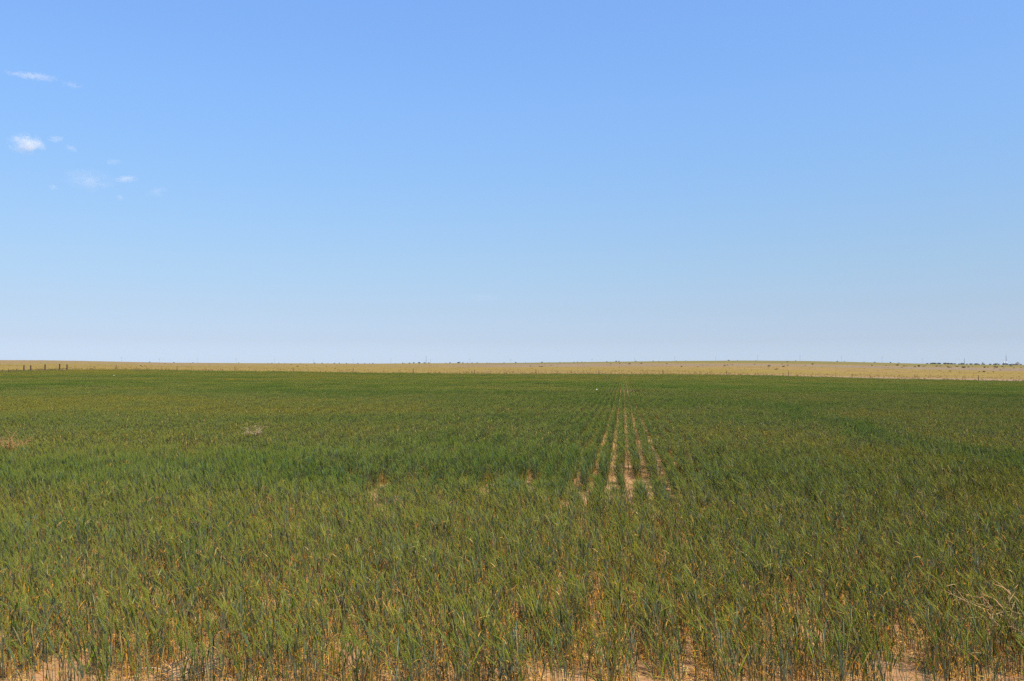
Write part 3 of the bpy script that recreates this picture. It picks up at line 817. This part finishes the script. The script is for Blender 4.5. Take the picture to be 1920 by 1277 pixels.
# ------------------------------------------------------------------ white scraps
def scrap(px, row, w_, lab):
    D_ = solve_depth(px, row, .36, lo=20, hi=199); X_ = (px - CX) / F * D_
    g = G(); n = 7; vs = []; fs = []; cs = []
    for i in range(n):
        for j in range(n):
            u_, v_ = i / (n - 1) - .5, j / (n - 1) - .5
            zz = .35 * w_ * (math.exp(-(u_ * u_ + v_ * v_) * 5)) + U(-.06, .06) * w_
            vs.append(V((u_ * w_ + U(-.03, .03) * w_, v_ * w_ * .7, zz))); cs.append((.8,) * 3)
    for i in range(n - 1):
        for j in range(n - 1): fs.append((i * n + j, (i + 1) * n + j, (i + 1) * n + j + 1, i * n + j + 1))
    g.add(vs, fs, cs); o = link('plastic_scrap', g.mesh('plastic_scrap', M_SCRAP))
    sol = o.modifiers.new('thickness', 'SOLIDIFY'); sol.thickness = .004
    o.location = (X_, D_, float(tz(X_, D_)) + .34); o.rotation_euler = (R(25), 0, .3)
    tag(o, lab, 'scrap')
scrap(1119, 730, .15, 'small white crumpled scrap lying on the wheat left of the vanishing rows')
scrap(214.5, 704, .22, 'small white crumpled scrap on the far wheat below the timber posts')

# ------------------------------------------------------------------ clouds
def cloud(px, row, wpx, hpx, dens, lab, seedk, tilt=0.0, thr=.46, scale=3.0):
    D_ = 5000.0; X_ = (px - CX) / F * D_; Z_ = H + (HY - row) / F * D_
    w_ = wpx / F * D_; h_ = hpx / F * D_
    import bmesh
    bm = bmesh.new(); bmesh.ops.create_icosphere(bm, subdivisions=3, radius=.5)
    me = bpy.data.meshes.new('cloud'); bm.to_mesh(me); bm.free()
    o = link('cloud', me, None, (X_, D_, Z_)); o.scale = (w_, min(w_, h_ * 2), h_); o.rotation_euler = (0, tilt, 0)
    m = bpy.data.materials.new('cloud_vapour'); m.use_nodes = True; nt = m.node_tree; nt.nodes.remove(nt.nodes['Principled BSDF'])
    out = nt.nodes['Material Output']
    tc = nt.nodes.new('ShaderNodeTexCoord')
    mp = nt.nodes.new('ShaderNodeMapping'); mp.inputs['Location'].default_value = (seedk * 3.7, seedk * 1.3, seedk)
    asp = max(1.0, w_ / h_)
    mp.inputs['Scale'].default_value = (asp ** .75, 1.0, 1.0)
    nz = nt.nodes.new('ShaderNodeTexNoise'); nz.inputs['Scale'].default_value = scale; nz.inputs['Detail'].default_value = 7; nz.inputs['Roughness'].default_value = .70
    nt.links.new(tc.outputs['Object'], mp.inputs[0]); nt.links.new(mp.outputs[0], nz.inputs['Vector'])
    ln = nt.nodes.new('ShaderNodeVectorMath'); ln.operation = 'LENGTH'; nt.links.new(tc.outputs['Object'], ln.inputs[0])
    def mm(op, x, y, clamp=False):
        n = nt.nodes.new('ShaderNodeMath'); n.operation = op; n.use_clamp = clamp
        for i, s in enumerate((x, y)):
            if isinstance(s, (int, float)): n.inputs[i].default_value = s
            else: nt.links.new(s, n.inputs[i])
        return n.outputs[0]
    fall = mm('SUBTRACT', 1.0, mm('MULTIPLY', ln.outputs['Value'], 2.0), True)
    k = mm('SUBTRACT', mm('ADD', nz.outputs['Fac'], mm('MULTIPLY', fall, .26)), thr + .15, True)
    k = mm('MULTIPLY', k, mm('MULTIPLY', fall, 4.0, True))
    pv = nt.nodes.new('ShaderNodeVolumePrincipled'); pv.inputs['Color'].default_value = (.97, .97, .97, 1); pv.inputs['Anisotropy'].default_value = -.15
    nt.links.new(mm('MULTIPLY', k, dens), pv.inputs['Density'])
    nt.links.new(pv.outputs[0], out.inputs['Volume'])
    me.materials.append(m)
    tag(o, lab, 'cloud')
cloud(41, 266, 82, 46, .062, 'brightest compact white cloud puff at the left edge of the sky', 1, 0, .43, 3.4)
cloud(50, 136, 132, 17, .045, 'thin slanting white cloud streak at the upper left of the sky', 2, R(7), .40)
cloud(125, 153, 50, 16, .022, 'faint cloud wisp trailing right of the slanting streak', 3, R(5), .42)
cloud(96, 257, 42, 16, .04, 'small thin cloud wisp just right of the bright puff', 4, 0, .42)
cloud(230, 333, 52, 16, .04, 'small bright cloud shred right of the faint ragged one, lower left sky', 5, R(-4), .38)
cloud(160, 335, 110, 50, .009, 'faint ragged cloud patch in the lower left sky', 6, 0, .42, 4.0)
cloud(290, 357, 56, 20, .011, 'faintest rightmost shred of the lower left clouds', 7, R(-12), .40)
cloud(93, 348, 22, 14, .025, 'tiny cloud shred left of the faint ragged patch', 8, 0, .38)
cloud(220, 368, 16, 12, .03, 'tiny round cloud shred lowest of the left group', 9, 0, .36)
cloud(206, 300, 40, 14, .02, 'tiny cloud wisp above the bright shred, left sky', 10, 0, .40)
cloud(126, 275, 30, 14, .03, 'tiny broken cloud wisp lower right of the bright puff', 11, .3, .40)
cloud(905, 557, 80, 18, .004, 'very faint cloud smear low in the sky near the picture centre', 12, 0, .34)

# ------------------------------------------------------------------ haze
HAZE = 3.0e-5
if HAZE:
    g = G(); box(g, (0, 3000, -6), 9400, 9000, 150)
    me = bpy.data.meshes.new('haze'); me.from_pydata(g.v, [], g.f)
    m = bpy.data.materials.new('air_haze'); m.use_nodes = True; nt = m.node_tree; nt.nodes.remove(nt.nodes['Principled BSDF'])
    pv = nt.nodes.new('ShaderNodeVolumePrincipled'); pv.inputs['Color'].default_value = (.80, .88, 1, 1); pv.inputs['Density'].default_value = HAZE; pv.inputs['Anisotropy'].default_value = .3
    nt.links.new(pv.outputs[0], nt.nodes['Material Output'].inputs['Volume'])
    me.materials.append(m); tag(link('haze', me), kind='stuff')

# ------------------------------------------------------------------ light and sky
w = bpy.data.worlds.new('World'); scene.world = w; w.use_nodes = True
nt = w.node_tree; bg = nt.nodes['Background']
st = nt.nodes.new('ShaderNodeTexSky'); st.sky_type = 'NISHITA'; st.sun_disc = False
st.sun_elevation = R(SUN_EL); st.sun_rotation = R(SUN_AZ); st.altitude = 1100; st.air_density = 1.0; st.dust_density = 1.0; st.ozone_density = 1.6
SKYT = [(0, (.50, .61, .92)), (.009, (.506, .602, .898)), (.039, (.497, .523, .69)), (.075, (.572, .574, .658)), (.123, (.669, .697, .729)),
        (.170, (.742, .807, .846)), (.227, (.812, .937, 1.009)), (.293, (.891, 1.065, 1.198)), (.395, (.985, 1.20, 1.43)), (1, (1.1, 1.35, 1.7))]   # clear dry air: deeper blue aloft, less glare low down
tcw = nt.nodes.new('ShaderNodeTexCoord'); sx = nt.nodes.new('ShaderNodeSeparateXYZ'); nt.links.new(tcw.outputs['Generated'], sx.inputs[0])
crw = nt.nodes.new('ShaderNodeValToRGB'); ew = crw.color_ramp.elements
ew[0].position, ew[0].color = SKYT[0][0], (*SKYT[0][1], 1); ew[1].position, ew[1].color = SKYT[-1][0], (*SKYT[-1][1], 1)
for p_, c_ in SKYT[1:-1]: ew.new(p_).color = (*c_, 1)
nt.links.new(sx.outputs['Z'], crw.inputs['Fac'])
mw = nt.nodes.new('ShaderNodeMix'); mw.data_type = 'RGBA'; mw.blend_type = 'MULTIPLY'; mw.inputs['Factor'].default_value = 1
nt.links.new(st.outputs[0], mw.inputs['A']); nt.links.new(crw.outputs['Color'], mw.inputs['B'])
nt.links.new(mw.outputs['Result'], bg.inputs['Color']); bg.inputs['Strength'].default_value = .15
sl = bpy.data.lights.new('sun', 'SUN'); sl.energy = 4.9; sl.angle = R(.5); sl.color = (1, .955, .88)
so = link('sun', sl)
sd = V((math.sin(R(SUN_AZ)) * math.cos(R(SUN_EL)), math.cos(R(SUN_AZ)) * math.cos(R(SUN_EL)), math.sin(R(SUN_EL))))
so.rotation_euler = sd.to_track_quat('Z', 'Y').to_euler(); so.location = sd * 60

cam = bpy.data.cameras.new('camera'); co = link('camera', cam)
cam.sensor_width = 36; cam.lens = 36 * F / 1920; cam.clip_start = .05; cam.clip_end = 30000
co.location = (0, 0, H); co.rotation_euler = (math.pi / 2 + math.atan((HY - CY) / F), 0, 0)
scene.camera = co
vs_ = scene.view_settings; vs_.view_transform = 'Standard'; vs_.look = 'None'; vs_.exposure = .3; vs_.gamma = 1
scene.render.engine = 'CYCLES'
cy = scene.cycles
cy.max_bounces = 6; cy.diffuse_bounces = 3; cy.glossy_bounces = 2; cy.transmission_bounces = 3; cy.volume_bounces = 2; cy.transparent_max_bounces = 8
cy.use_denoising = False
